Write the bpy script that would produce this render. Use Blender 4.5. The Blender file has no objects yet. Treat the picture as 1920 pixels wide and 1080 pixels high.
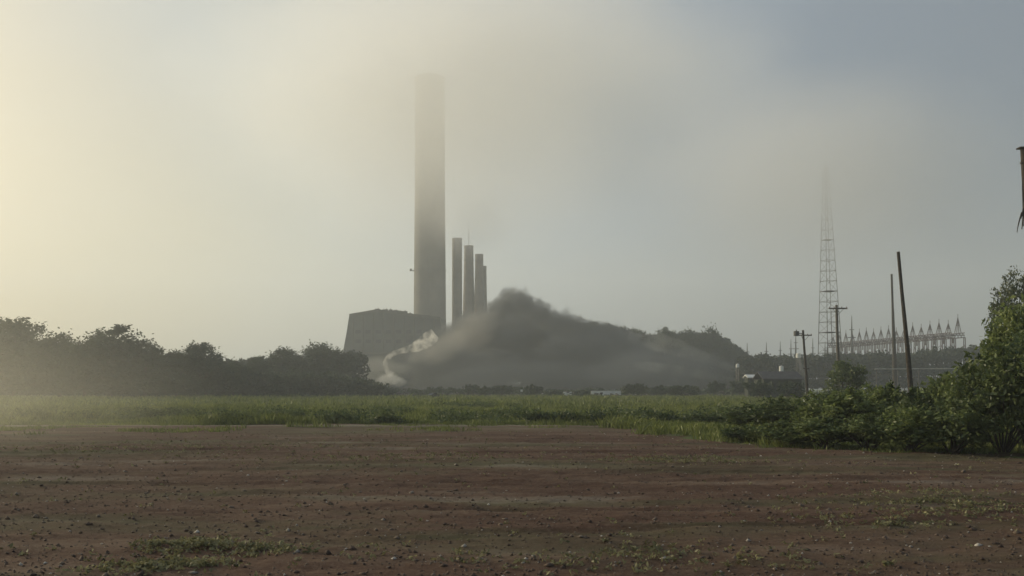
import bpy, math, random
import numpy as np
from mathutils import Vector

R = math.radians
S = bpy.context.scene
COL = S.collection

# ------------------------------------------------------------------ camera, sky, sun, exposure
F, HZ, CAMH = 1663.0, 728.0, 2.0          # focal length and horizon row in pixels of the 1920 px photograph
cd = bpy.data.cameras.new('camera'); cam = bpy.data.objects.new('camera', cd); COL.objects.link(cam)
cam.location = (0, 0, CAMH); cam.rotation_euler = (R(90), 0, 0)
cd.sensor_width = 36; cd.lens = 36 * F / 1920; cd.shift_y = (HZ - 540) / 1920
cd.clip_start = 0.1; cd.clip_end = 6000
S.camera = cam

SUN_EL, SUN_AZ = 13.0, -62.0               # azimuth measured from +Y, negative = left
w = bpy.data.worlds.new('World'); S.world = w; w.use_nodes = True
nt = w.node_tree; nt.nodes.clear()
def N(t, tree, **kw):
    n = tree.nodes.new(t)
    for k, v in kw.items(): setattr(n, k, v)
    return n
out = N('ShaderNodeOutputWorld', nt)
sky = N('ShaderNodeTexSky', nt, sky_type='NISHITA')
sky.sun_disc = False; sky.sun_elevation = R(SUN_EL); sky.sun_rotation = R(SUN_AZ)
sky.air_density = 1.0; sky.dust_density = 6.0; sky.ozone_density = 1.5; sky.altitude = 0
bg1 = N('ShaderNodeBackground', nt); bg1.inputs['Strength'].default_value = 0.05
nt.links.new(sky.outputs[0], bg1.inputs['Color'])
# thin smoky overcast veil across the sky: warm towards the sun, blue-grey away from it
tc = N('ShaderNodeTexCoord', nt)
sd = Vector((math.sin(R(SUN_AZ)), math.cos(R(SUN_AZ)), math.tan(R(SUN_EL)))).normalized()
dot = N('ShaderNodeVectorMath', nt, operation='DOT_PRODUCT'); dot.inputs[1].default_value = sd
flat = N('ShaderNodeVectorMath', nt, operation='MULTIPLY'); flat.inputs[1].default_value = (1, 1, 1.9)   # the glow lies in a low band
nt.links.new(tc.outputs['Generated'], flat.inputs[0])
nrm = N('ShaderNodeVectorMath', nt, operation='NORMALIZE'); nt.links.new(flat.outputs[0], nrm.inputs[0]); nt.links.new(nrm.outputs[0], dot.inputs[0])
mp = N('ShaderNodeMapping', nt); mp.inputs['Scale'].default_value = (1, 1, 2.2)
nt.links.new(tc.outputs['Generated'], mp.inputs[0])
nz = N('ShaderNodeTexNoise', nt); nz.inputs['Scale'].default_value = 2.2; nz.inputs['Detail'].default_value = 5
nt.links.new(mp.outputs[0], nz.inputs['Vector'])
ad = N('ShaderNodeMath', nt, operation='MULTIPLY_ADD'); ad.inputs[1].default_value = 0.24; ad.inputs[2].default_value = -0.12
nt.links.new(nz.outputs['Fac'], ad.inputs[0])
sm = N('ShaderNodeMath', nt, operation='ADD'); nt.links.new(dot.outputs['Value'], sm.inputs[0]); nt.links.new(ad.outputs[0], sm.inputs[1])
rp = N('ShaderNodeValToRGB', nt)
el = rp.color_ramp.elements
el[0].position = 0.0; el[0].color = (0.16, 0.19, 0.23, 1)
el[1].position = 1.0; el[1].color = (0.52, 0.38, 0.10, 1)
for p, c in ((0.25, (0.21, 0.25, 0.295, 1)), (0.45, (0.35, 0.41, 0.455, 1)), (0.68, (0.51, 0.53, 0.46, 1)), (0.88, (0.52, 0.43, 0.19, 1))):
    e = el.new(p); e.color = c
nt.links.new(sm.outputs[0], rp.inputs[0])
bg2 = N('ShaderNodeBackground', nt); bg2.inputs['Strength'].default_value = 0.50
nt.links.new(rp.outputs[0], bg2.inputs['Color'])
adds = N('ShaderNodeAddShader', nt)
nt.links.new(bg1.outputs[0], adds.inputs[0]); nt.links.new(bg2.outputs[0], adds.inputs[1])
nt.links.new(adds.outputs[0], out.inputs[0])

sl = bpy.data.lights.new('sun', 'SUN'); sun = bpy.data.objects.new('sun', sl); COL.objects.link(sun)
sl.energy = 3.3; sl.angle = R(16); sl.color = (1.0, 0.87, 0.60)
sun.rotation_euler = (-sd).to_track_quat('-Z', 'Y').to_euler()

S.view_settings.view_transform = 'Standard'; S.view_settings.look = 'None'
S.view_settings.exposure = 0.42; S.view_settings.gamma = 1.0
S.render.engine = 'CYCLES'
cy = S.cycles
cy.use_denoising = True; cy.volume_bounces = 8; cy.max_bounces = 10; cy.transparent_max_bounces = 16
cy.volume_step_rate = 0.8; cy.volume_max_steps = 256; cy.use_adaptive_sampling = True; cy.adaptive_threshold = 0.02

# ------------------------------------------------------------------ helpers
rng = np.random.default_rng(7)
random.seed(7)
def X(px, d): return (px - 960.0) / F * d
def Z(py, d): return CAMH + (HZ - py) / F * d
def P(px, py, d): return Vector((X(px, d), d, Z(py, d)))

def tag(o, label=None, cat=None, group=None, kind=None):
    if label: o['label'] = label
    if cat: o['category'] = cat
    if group: o['group'] = group
    if kind: o['kind'] = kind
    return o
def empty(name, loc, rz=0):
    o = bpy.data.objects.new(name, None); COL.objects.link(o)
    o.location = loc; o.rotation_euler = (0, 0, rz); o.empty_display_size = 0.5
    return o
def link(name, me, parent=None, loc=None):
    o = bpy.data.objects.new(name, me); COL.objects.link(o)
    if parent is not None: o.parent = parent
    if loc is not None: o.location = loc
    return o
def npmesh(name, V, Fq, mat, smooth=False):
    V = np.asarray(V, dtype=np.float32); Fq = np.asarray(Fq, dtype=np.int32); k = Fq.shape[1]
    me = bpy.data.meshes.new(name)
    me.vertices.add(len(V)); me.vertices.foreach_set('co', V.ravel())
    me.loops.add(Fq.size); me.loops.foreach_set('vertex_index', Fq.ravel())
    me.polygons.add(len(Fq)); me.polygons.foreach_set('loop_start', np.arange(0, Fq.size, k, dtype=np.int32))
    me.update(calc_edges=True)
    if smooth: me.polygons.foreach_set('use_smooth', np.ones(len(Fq), dtype=bool))
    if mat: me.materials.append(mat)
    return me
class MB:
    """collects boxes, tubes and polygons into one mesh"""
    def __init__(s): s.v = []; s.f = []
    def box(s, c, sz, rz=0, ry=0):
        hx, hy, hz = sz[0] / 2, sz[1] / 2, sz[2] / 2; n = len(s.v)
        cr, sr = math.cos(rz), math.sin(rz)
        for x, y, z in ((-hx,-hy,-hz),(hx,-hy,-hz),(hx,hy,-hz),(-hx,hy,-hz),(-hx,-hy,hz),(hx,-hy,hz),(hx,hy,hz),(-hx,hy,hz)):
            if ry: x, z = x * math.cos(ry) + z * math.sin(ry), -x * math.sin(ry) + z * math.cos(ry)
            s.v.append((c[0] + x * cr - y * sr, c[1] + x * sr + y * cr, c[2] + z))
        for q in ((0,3,2,1),(4,5,6,7),(0,1,5,4),(1,2,6,5),(2,3,7,6),(3,0,4,7)): s.f.append(tuple(n + i for i in q))
    def tube(s, pts, rad, seg=8, caps=True):
        pts = [Vector(p) for p in pts]
        if not hasattr(rad, '__len__'): rad = [rad] * len(pts)
        n0 = len(s.v)
        for i, p in enumerate(pts):
            t = (pts[min(i + 1, len(pts) - 1)] - pts[max(i - 1, 0)])
            t = t.normalized() if t.length > 0 else Vector((0, 0, 1))
            a = Vector((0, 1, 0)) if abs(t.y) < 0.9 else Vector((1, 0, 0))
            u = t.cross(a).normalized(); v = t.cross(u).normalized()
            for k in range(seg):
                an = 2 * math.pi * k / seg
                s.v.append(tuple(p + u * (math.cos(an) * rad[i]) + v * (math.sin(an) * rad[i])))
        for i in range(len(pts) - 1):
            for k in range(seg):
                a, b = n0 + i * seg + k, n0 + i * seg + (k + 1) % seg
                s.f.append((a, b, b + seg, a + seg))
        if caps:
            s.f.append(tuple(n0 + k for k in range(seg))[::-1])
            e = n0 + (len(pts) - 1) * seg
            s.f.append(tuple(e + k for k in range(seg)))
    def poly(s, pts):
        n = len(s.v); s.v += [tuple(p) for p in pts]; s.f.append(tuple(range(n, n + len(pts))))
    def prism(s, prof, y0, y1):
        """profile of (x, z) extruded along y"""
        n = len(s.v); k = len(prof)
        s.v += [(x, y0, z) for x, z in prof] + [(x, y1, z) for x, z in prof]
        s.f.append(tuple(range(n, n + k))); s.f.append(tuple(range(n + k, n + 2 * k))[::-1])
        for i in range(k):
            j = (i + 1) % k; s.f.append((n + i, n + k + i, n + k + j, n + j))
    def build(s, name, mat, parent=None, smooth=False):
        me = bpy.data.meshes.new(name); me.from_pydata(s.v, [], s.f); me.update()
        if smooth: me.polygons.foreach_set('use_smooth', np.ones(len(me.polygons), dtype=bool))
        me.materials.append(mat)
        return link(name, me, parent)

def hash2(ix, iy, seed=0):
    h = (ix * 374761393 + iy * 668265263 + seed * 974711) & 0xffffffff
    h = ((h ^ (h >> 13)) * 1274126177) & 0xffffffff
    return ((h ^ (h >> 16)) & 0xffff) / 65535.0
def vnoise(x, y, seed=0):
    x = np.asarray(x, float); y = np.asarray(y, float)
    ix = np.floor(x).astype(np.int64); iy = np.floor(y).astype(np.int64)
    fx = x - ix; fy = y - iy; fx = fx * fx * (3 - 2 * fx); fy = fy * fy * (3 - 2 * fy)
    a, b = hash2(ix, iy, seed), hash2(ix + 1, iy, seed); c, d = hash2(ix, iy + 1, seed), hash2(ix + 1, iy + 1, seed)
    return (a + (b - a) * fx) * (1 - fy) + (c + (d - c) * fx) * fy - 0.5
def fbm(x, y, seed=0, o=4):
    return sum(vnoise(x * 2 ** i, y * 2 ** i, seed + i) / 2 ** i for i in range(o))

# ------------------------------------------------------------------ materials
MATS = {}
def mat_simple(name, c1, c2=None, rough=0.85, scale=3.0, metallic=0.0, spec=0.3, bump=0.0, detail=6):
    m = bpy.data.materials.new(name); m.use_nodes = True; t = m.node_tree; b = t.nodes['Principled BSDF']
    b.inputs['Roughness'].default_value = rough; b.inputs['Metallic'].default_value = metallic
    b.inputs['Specular IOR Level'].default_value = spec
    c2 = c2 or tuple(0.7 * x for x in c1)
    g = N('ShaderNodeTexCoord', t); n = N('ShaderNodeTexNoise', t)
    n.inputs['Scale'].default_value = scale; n.inputs['Detail'].default_value = detail
    t.links.new(g.outputs['Object'], n.inputs['Vector'])
    r = N('ShaderNodeValToRGB', t); r.color_ramp.elements[0].position = 0.35; r.color_ramp.elements[1].position = 0.65
    r.color_ramp.elements[0].color = (*c2, 1); r.color_ramp.elements[1].color = (*c1, 1)
    t.links.new(n.outputs['Fac'], r.inputs[0]); t.links.new(r.outputs[0], b.inputs['Base Color'])
    if bump:
        bp = N('ShaderNodeBump', t); bp.inputs['Strength'].default_value = bump; bp.inputs['Distance'].default_value = 0.05
        t.links.new(n.outputs['Fac'], bp.inputs['Height']); t.links.new(bp.outputs[0], b.inputs['Normal'])
    MATS[name] = m
    return m
def mat_leaf(name, dark, light, trans=0.3, patch=0.35):
    """foliage: every leaf has its own tint, and slow drifts of yellower and greener growth run through it"""
    m = bpy.data.materials.new(name); m.use_nodes = True; t = m.node_tree; t.nodes.clear()
    o = N('ShaderNodeOutputMaterial', t)
    ge = N('ShaderNodeNewGeometry', t)
    nz = N('ShaderNodeTexNoise', t); nz.inputs['Scale'].default_value = patch; nz.inputs['Detail'].default_value = 3
    t.links.new(ge.outputs['Position'], nz.inputs['Vector'])
    mx = N('ShaderNodeMath', t, operation='MULTIPLY_ADD'); mx.inputs[1].default_value = 0.45
    t.links.new(ge.outputs['Random Per Island'], mx.inputs[0])
    m2 = N('ShaderNodeMath', t, operation='MULTIPLY_ADD'); m2.inputs[1].default_value = 1.6; m2.inputs[2].default_value = -0.5
    t.links.new(nz.outputs['Fac'], m2.inputs[0]); t.links.new(m2.outputs[0], mx.inputs[2])
    r = N('ShaderNodeValToRGB', t); r.color_ramp.elements[0].position = 0.1; r.color_ramp.elements[1].position = 0.95
    r.color_ramp.elements[0].color = (*dark, 1); r.color_ramp.elements[1].color = (*light, 1)
    t.links.new(mx.outputs[0], r.inputs[0])
    d = N('ShaderNodeBsdfDiffuse', t); tr = N('ShaderNodeBsdfTranslucent', t); gl = N('ShaderNodeBsdfGlossy', t)
    gl.inputs['Roughness'].default_value = 0.45; gl.inputs['Color'].default_value = (0.5, 0.5, 0.5, 1)
    t.links.new(r.outputs[0], d.inputs[0]); t.links.new(r.outputs[0], tr.inputs[0])
    a = N('ShaderNodeMixShader', t); a.inputs[0].default_value = trans
    t.links.new(d.outputs[0], a.inputs[1]); t.links.new(tr.outputs[0], a.inputs[2])
    b = N('ShaderNodeMixShader', t); b.inputs[0].default_value = 0.05
    t.links.new(a.outputs[0], b.inputs[1]); t.links.new(gl.outputs[0], b.inputs[2])
    t.links.new(b.outputs[0], o.inputs[0])
    MATS[name] = m
    return m
M_TREE = mat_leaf('tree_leaves', (0.026, 0.044, 0.024), (0.062, 0.090, 0.040), 0.25, 0.12)
M_WOOD = mat_leaf('hill_leaves', (0.020, 0.034, 0.024), (0.046, 0.066, 0.036), 0.2, 0.05)
M_SHRUB = mat_leaf('shrub_leaves', (0.050, 0.082, 0.024), (0.26, 0.31, 0.105), 0.35, 0.9)
M_SHRUB2 = mat_leaf('dark_shrub_leaves', (0.035, 0.060, 0.023), (0.17, 0.21, 0.075), 0.3, 0.5)
M_PALE = mat_leaf('pale_leaves', (0.06, 0.08, 0.05), (0.16, 0.18, 0.12), 0.3, 0.8)
M_GRASS = mat_leaf('grass_blades', (0.055, 0.085, 0.018), (0.27, 0.30, 0.085), 0.35, 0.30)
M_WEED = mat_leaf('weed_leaves', (0.09, 0.095, 0.045), (0.32, 0.30, 0.15), 0.3, 1.5)
M_BARK = mat_simple('bark', (0.09, 0.075, 0.055), (0.045, 0.035, 0.028), 0.95, 4.0, bump=0.4)
M_POLE = mat_simple('weathered_wood_pole', (0.075, 0.062, 0.050), (0.040, 0.034, 0.028), 0.9, 6.0)
M_GPOLE = mat_simple('grey_wood_pole', (0.17, 0.155, 0.13), (0.09, 0.08, 0.07), 0.9, 6.0)
M_STEEL = mat_simple('galvanised_steel', (0.12, 0.12, 0.12), (0.07, 0.07, 0.07), 0.6, 2.0, metallic=0.4)
M_RUST = mat_simple('rusty_steel', (0.11, 0.07, 0.065), (0.07, 0.045, 0.04), 0.8, 0.6)
M_CONC = mat_simple('stack_concrete', (0.155, 0.145, 0.125), (0.10, 0.092, 0.08), 0.9, 0.09, bump=0.1)
M_CONC2 = mat_simple('small_stack_steel', (0.17, 0.145, 0.125), (0.11, 0.095, 0.082), 0.85, 0.25)
M_WHITE = mat_simple('white_paint', (0.78, 0.78, 0.76), (0.62, 0.62, 0.60), 0.5, 1.0)
M_ROOF = mat_simple('dark_sheet_roof', (0.055, 0.055, 0.060), (0.035, 0.035, 0.04), 0.7, 1.0)
M_WALLG = mat_simple('green_grey_wall', (0.032, 0.038, 0.030), (0.024, 0.03, 0.022), 0.85, 1.0)
M_PALEW = mat_simple('pale_render', (0.50, 0.48, 0.44), (0.36, 0.35, 0.32), 0.85, 0.8)
M_GLASS = mat_simple('dark_glass', (0.02, 0.022, 0.025), (0.02, 0.022, 0.025), 0.15, 1.0, spec=0.6)
M_TYRE = mat_simple('tyre_rubber', (0.02, 0.02, 0.02), (0.015, 0.015, 0.015), 0.9, 4.0)
M_DPAINT = mat_simple('dark_car_paint', (0.02, 0.03, 0.035), (0.018, 0.025, 0.03), 0.35, 1.0, spec=0.5)
M_STONE = mat_simple('stones', (0.19, 0.155, 0.125), (0.06, 0.042, 0.032), 0.95, 1.2)
M_PLANT = mat_simple('dirty_cladding', (0.060, 0.072, 0.066), (0.038, 0.046, 0.044), 0.9, 0.12)
M_PLANT2 = mat_simple('dirty_concrete', (0.085, 0.085, 0.070), (0.055, 0.058, 0.05), 0.9, 0.3)
M_CERAM = mat_simple('insulator', (0.12, 0.07, 0.05), (0.10, 0.06, 0.045), 0.3, 2.0)

# ------------------------------------------------------------------ ground: one sheet out past the woods
def axis(bands, lo, hi):
    """coordinates with fine spacing in the middle band and geometric growth outside"""
    a, b, st = bands
    mid = list(np.arange(a, b + 1e-6, st)); up = []; s, x = st, b
    while x < hi: s *= 1.18; x += s; up.append(min(x, hi))
    dn = []; s, x = st, a
    while x > lo: s *= 1.18; x -= s; dn.append(max(x, lo))
    return np.array(dn[::-1] + mid + up)
gx = axis((-15, 15, 0.09), -1300, 1300); gy = axis((7.5, 36, 0.09), -250, 1500)
GX, GY = np.meshgrid(gx, gy)
def ground_z(x, y):
    x = np.asarray(x, float); y = np.asarray(y, float)
    near = np.clip(1 - (y - 30) / 40, 0, 1)
    z = 0.10 * fbm(x / 9, y / 7, 3, 3) * np.clip((400 - np.abs(y)) / 300, 0, 1)
    z = z + near * (0.06 * fbm(x / 5.0, y / 0.9, 51, 3) + 0.05 * fbm(x / 0.9, y / 0.7, 11, 3) + 0.03 * np.maximum(fbm(x / 0.22, y / 0.22, 19, 2), -0.1))
    for y0, sl_ in ((12.6, .02), (14.3, .02), (18.9, -.03), (20.7, -.03), (27.0, .04), (28.8, .04)):   # shallow wheel ruts
        u = (y - y0 - sl_ * x - 0.5 * np.sin(x / 6.0 + y0)) / 0.16
        z = z + near * (0.012 * np.exp(-((np.abs(u) - 1.7) / .6) ** 2) - 0.034 * np.exp(-u * u))
    return z
GZ = ground_z(GX, GY)
nx_, ny_ = len(gx), len(gy)
idx = np.arange(nx_ * ny_).reshape(ny_, nx_)
Fq = np.stack([idx[:-1, :-1], idx[:-1, 1:], idx[1:, 1:], idx[1:, :-1]], -1).reshape(-1, 4)
mg = bpy.data.materials.new('ground'); mg.use_nodes = True; t = mg.node_tree; b = t.nodes['Principled BSDF']
b.inputs['Roughness'].default_value = 0.95; b.inputs['Specular IOR Level'].default_value = 0.15
ge = N('ShaderNodeNewGeometry', t)
def tnoise(scale, detail=5, vec=None, rough=0.6):
    n = N('ShaderNodeTexNoise', t); n.inputs['Scale'].default_value = scale; n.inputs['Detail'].default_value = detail
    n.inputs['Roughness'].default_value = rough
    t.links.new(vec or ge.outputs['Position'], n.inputs['Vector']); return n.outputs['Fac']
def tramp(fac, stops):
    r = N('ShaderNodeValToRGB', t); e = r.color_ramp.elements
    e[0].position, e[0].color = stops[0][0], (*stops[0][1], 1); e[1].position, e[1].color = stops[-1][0], (*stops[-1][1], 1)
    for p, c in stops[1:-1]: q = e.new(p); q.color = (*c, 1)
    t.links.new(fac, r.inputs[0]); return r.outputs[0]
def tmix(fac, a, c):
    m = N('ShaderNodeMix', t, data_type='RGBA'); m.clamp_factor = True
    t.links.new(fac, m.inputs[0]); t.links.new(a, m.inputs[6]); t.links.new(c, m.inputs[7]); return m.outputs[2]
def tmath(op, a, c, d=None):
    m = N('ShaderNodeMath', t, operation=op)
    for i, v in enumerate((a, c, d)):
        if v is None: continue
        if isinstance(v, (int, float)): m.inputs[i].default_value = v
        else: t.links.new(v, m.inputs[i])
    return m.outputs[0]
sx = N('ShaderNodeSeparateXYZ', t); t.links.new(ge.outputs['Position'], sx.inputs[0])
mpn = N('ShaderNodeMapping', t); mpn.inputs['Scale'].default_value = (0.22, 1.0, 1.0); mpn.inputs['Rotation'].default_value = (0, 0, R(4))
t.links.new(ge.outputs['Position'], mpn.inputs[0]); lane = mpn.outputs[0]
big = tnoise(0.16, 5, lane); mid = tnoise(0.85, 7, lane, 0.65); fine = tnoise(11, 7, rough=0.75)
soil = tramp(big, [(0.38, (0.070, 0.033, 0.021)), (0.5, (0.118, 0.067, 0.044)), (0.62, (0.142, 0.112, 0.070))])
soil2 = tramp(mid, [(0.36, (0.040, 0.019, 0.012)), (0.5, (0.110, 0.064, 0.042)), (0.64, (0.24, 0.18, 0.125))])
soil = tmix(tmath('MULTIPLY', 1.0, 0.5), soil, soil2)
peb = tramp(fine, [(0.34, (0.035, 0.016, 0.011)), (0.50, (0.105, 0.060, 0.040)), (0.68, (0.23, 0.175, 0.125))])
soil = tmix(tmath('MULTIPLY', 1.0, 0.35), soil, peb)
olive = tramp(mid, [(0.3, (0.045, 0.050, 0.022)), (0.7, (0.11, 0.11, 0.055))])
ol_m = tmath('MULTIPLY', tmath('SUBTRACT', tnoise(0.30, 6, lane), 0.50), 9.0)
soil = tmix(tmath('MULTIPLY', tmath('MINIMUM', tmath('MAXIMUM', ol_m, 0.0), 1.0), 0.65), soil, olive)
pale = tramp(fine, [(0.3, (0.16, 0.13, 0.10)), (0.7, (0.27, 0.24, 0.19))])
pl_m = tmath('MULTIPLY', tmath('SUBTRACT', tnoise(0.42, 7, lane), 0.585), 12.0)
soil = tmix(tmath('MULTIPLY', tmath('MINIMUM', tmath('MAXIMUM', pl_m, 0.0), 1.0), 0.55), soil, pale)
# worn pale strip along the edge of the grass, about 48 m out
yw = tmath('ADD', sx.outputs['Y'], tmath('MULTIPLY', tmath('SUBTRACT', tnoise(0.12, 3), 0.5), 3.0))
strip = tmath('SUBTRACT', 1.0, tmath('MULTIPLY', tmath('ABSOLUTE', tmath('SUBTRACT', yw, 47.4), 0.0), 0.8))
strip = tmath('MULTIPLY', tmath('MINIMUM', tmath('MAXIMUM', strip, 0.0), 1.0), tmath('MULTIPLY', tnoise(0.2, 3), 1.9))
soil = tmix(strip, soil, pale)
gcol = tramp(tnoise(0.09, 6), [(0.3, (0.060, 0.085, 0.026)), (0.5, (0.10, 0.125, 0.040)), (0.72, (0.16, 0.17, 0.065))])
edge = tmath('ADD', sx.outputs['Y'], tmath('MULTIPLY', tmath('SUBTRACT', tnoise(0.45, 7, lane), 0.5), 14.0))
# grass begins at 49 m, and from about 25-33 m under the shrubs
rightside = tmath('MULTIPLY', tmath('MAXIMUM', tmath('SUBTRACT', sx.outputs['X'], 8.0), 0.0), 2.2)
gm = tmath('MULTIPLY', tmath('SUBTRACT', edge, 49.0), 1.2)
nzr = tmath('MULTIPLY', tmath('SUBTRACT', tnoise(0.5, 5), 0.5), 7.0)
inr = tmath('MULTIPLY', tmath('GREATER_THAN', tmath('ADD', sx.outputs['X'], nzr), tmath('ADD', 5.0, tmath('MULTIPLY', tmath('SUBTRACT', 50.0, sx.outputs['Y']), 0.15))),
            tmath('GREATER_THAN', edge, tmath('SUBTRACT', 36.0, tmath('MULTIPLY', sx.outputs['X'], 0.62))))
gm = tmath('MINIMUM', tmath('MAXIMUM', tmath('MAXIMUM', gm, inr), 0.0), 1.0)
t.links.new(tmix(gm, soil, gcol), b.inputs['Base Color'])
bp = N('ShaderNodeBump', t); bp.inputs['Strength'].default_value = 0.7; bp.inputs['Distance'].default_value = 0.03
t.links.new(tmath('ADD', fine, tnoise(40, 4)), bp.inputs['Height']); t.links.new(bp.outputs[0], b.inputs['Normal'])
g = link('ground', npmesh('ground', np.stack([GX, GY, GZ], -1).reshape(-1, 3), Fq, mg, True))
tag(g, 'bare reddish brown dirt lot running back into a grassy field', 'ground', kind='structure')

# ------------------------------------------------------------------ foliage builders
def leaf_quads(C, size, stretch=1.5, up=0.0):
    """one bent-free diamond leaf per centre, random orientation"""
    n = len(C); a = rng.normal(size=(n, 3)); a /= np.linalg.norm(a, axis=1)[:, None]
    if up: a[:, 2] += up; a /= np.linalg.norm(a, axis=1)[:, None]
    c = rng.normal(size=(n, 3)); u = np.cross(a, c); u /= np.linalg.norm(u, axis=1)[:, None]; v = np.cross(a, u)
    s = (size * rng.uniform(0.6, 1.35, n))[:, None]
    V = np.stack([C - u * s * stretch * .5, C + v * s * .38 + u * s * .05, C + u * s * stretch * .5, C - v * s * .38 + u * s * .05], 1).reshape(-1, 3)
    return V, np.arange(4 * n).reshape(n, 4)
def clumpy(lobes, n, spread, r):
    """leaf centres crowded into small clumps near the surface of a few lobes"""
    out = []
    tot = sum(l[3] * l[4] for l in lobes)
    for (cx, cy_, cz, rx, rz) in lobes:
        k = int(n * rx * rz / tot); nc = max(6, k // 38)
        d = r.normal(size=(nc, 3)); d /= np.linalg.norm(d, axis=1)[:, None]; d[:, 2] = np.where(d[:, 2] < -0.35, -d[:, 2], d[:, 2])
        rad = r.uniform(0.35, 1.08, nc) ** 0.6
        cc = d * rad[:, None] * np.array([rx, rx, rz]) + np.array([cx, cy_, cz])
        w_ = r.integers(0, nc, k)
        out.append(cc[w_] + r.normal(size=(k, 3)) * spread * r.uniform(0.5, 1.3, nc)[w_][:, None] * np.array([1, 1, 0.7]))
    return np.concatenate(out)
def make_tree_meshes(seed, h, wd, leaf, n, mat, spread=0.55, low=0.0, lob=7, wisp=False):
    """tree of height h and crown width wd with its foot at the origin; returns (trunk mesh builder, crown mesh)"""
    r = np.random.default_rng(seed)
    lobes = [(0, 0, h * 0.56, wd * 0.36, h * 0.30)]
    for i in range(lob):
        a = 2 * math.pi * (i + r.uniform(-.3, .3)) / lob; q = r.uniform(0.18, 0.34) * wd
        lobes.append((math.cos(a) * q, math.sin(a) * q, h * r.uniform(0.36 - low, 0.74), wd * r.uniform(0.19, 0.28), h * r.uniform(0.14, 0.22)))
    lobes.append((r.uniform(-.08, .08) * wd, 0, h * 0.80, wd * 0.28, h * 0.18))
    if low: lobes += [((k - 3) / 6.5 * wd, r.uniform(-.3, .2) * wd, h * r.uniform(.12, .26), wd * 0.17, h * 0.2) for k in range(7)]
    C = clumpy(lobes, n, spread, r)
    if wisp:
        for k in range(7):
            a = r.uniform(-0.5, 1.1); L = r.uniform(0.10, 0.2) * h; m_ = 46
            tt = r.uniform(0.1, 1, m_)[:, None]
            dirv = np.array([math.sin(a + 0.5), 0.2 * r.normal(), math.cos(a) * 0.8])
            C = np.concatenate([C, np.array([wd * .06, 0, h * 0.93]) + dirv * L * tt + r.normal(size=(m_, 3)) * 0.22])
    V, Q = leaf_quads(C, leaf)
    crown = npmesh('crown', V, Q, mat)
    tb = MB()
    tb.tube([(0, 0, -0.2), (0.02 * wd, 0, h * 0.2), (-0.02 * wd, 0, h * 0.45), (0, 0, h * 0.8)], [h * 0.028, h * 0.022, h * 0.016, h * 0.004], 8)
    for (cx, cy_, cz, rx, rz) in lobes[1:lob + 1]:
        s_ = Vector((0, 0, h * r.uniform(0.2, 0.4))); e_ = Vector((cx, cy_, cz))
        tb.tube([s_, s_.lerp(e_, 0.5) + Vector((0, 0, h * 0.03)), e_], [h * 0.013, h * 0.009, h * 0.003], 6)
    return tb, crown
PROTO = {}
def tree_kind(key, *a, **k):
    tb, crown = make_tree_meshes(*a, **k)
    me = bpy.data.meshes.new('trunk'); me.from_pydata(tb.v, [], tb.f); me.materials.append(M_BARK)
    PROTO[key] = (me, crown, a[1], a[2])
def plant(name, key, px, top, wpx, d, label, cat='tree', group=None, rz=None, zb=0.0, dy=0):
    tme, cme, h0, w0 = PROTO[key]
    h = Z(top, d) - zb; wd = wpx / F * d
    o = empty(name, (X(px, d), d + dy, zb), random.uniform(0, 6.28) if rz is None else rz)
    for nm, me in (('trunk', tme), ('crown', cme)):
        c = link(nm, me, o); c.scale = (wd / w0, wd / w0, h / h0 / 0.985)
    tag(o, label, cat, group)
    return o

# ------------------------------------------------------------------ trees standing behind the field
for i in range(5): tree_kind('t%d' % i, 100 + i, 15.0, 13.0, 0.42, 17000, M_TREE, 0.85, low=0.22, lob=8)
tree_kind('wisp', 130, 14.0, 13.0, 0.42, 17000, M_TREE, 0.85, low=0.22, lob=8, wisp=True)
LT = [ # px, top, width, dist, kind, label
 (28, 598, 175, 188, 't0', 'tall broad tree at the photo\'s edge, highest crown of the row behind the field'),
 (-70, 612, 170, 190, 't1', 'tree at the end of the row, mostly cut off by the photo edge'),
 (112, 628, 120, 182, 't2', 'tree on the shoulder sloping down beside the highest crown of the row'),
 (205, 619, 150, 186, 'wisp', 'tree with a wispy branch tuft sticking up above its crown'),
 (160, 640, 110, 178, 't1', 'low wide tree just in front of the tree with a wispy tuft'),
 (272, 641, 112, 184, 't3', 'full tree with a knobbly crown next to the tufted tree'),
 (330, 661, 85, 180, 't4', 'low tree in the dip between the knobbly crown and the smooth dome'),
 (386, 645, 104, 186, 't0', 'smooth dome-shaped tree ending the darker part of the row'),
 (436, 677, 72, 196, 't2', 'low tree at the foot of the smooth dome-shaped tree'),
 (482, 671, 62, 205, 't3', 'smallest tree in the lowest gap of the row'),
 (536, 655, 98, 232, 't4', 'hazy tree rising from the gap towards the sheer-sided plant building'),
 (598, 645, 92, 240, 't1', 'hazy rounded tree, highest one close to the sheer-sided plant building'),
 (636, 659, 70, 236, 't2', 'hazy tree touching the foot of the sheer-sided plant building'),
]
for px, top, wd, d, k, lb in LT:
    plant('tree', k, px, top, wd, d, lb, group='trees along the far side of the field')
RT = [
 (1196, 622, 80, 384, 't3', 'tree where the woods behind the dust run out into the flat-topped row'),
 (1243, 617, 70, 380, 't0', 'flat-topped tree second along the row beside the dust cloud'),
 (1292, 621, 66, 382, 't4', 'tree with pale gaps of sky showing through under its crown'),
 (1332, 618, 70, 380, 't2', 'highest tree near the end of the flat-topped row'),
 (1364, 645, 48, 384, 't1', 'last tree of the flat-topped row, stepping down to the haze'),
 (1389, 658, 30, 386, 't3', 'small tree alone past the end of the flat-topped row'),
]
for px, top, wd, d, k, lb in RT:
    plant('tree', k, px, top, wd, d, lb, group='flat-topped row of trees beside the dust cloud')

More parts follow.
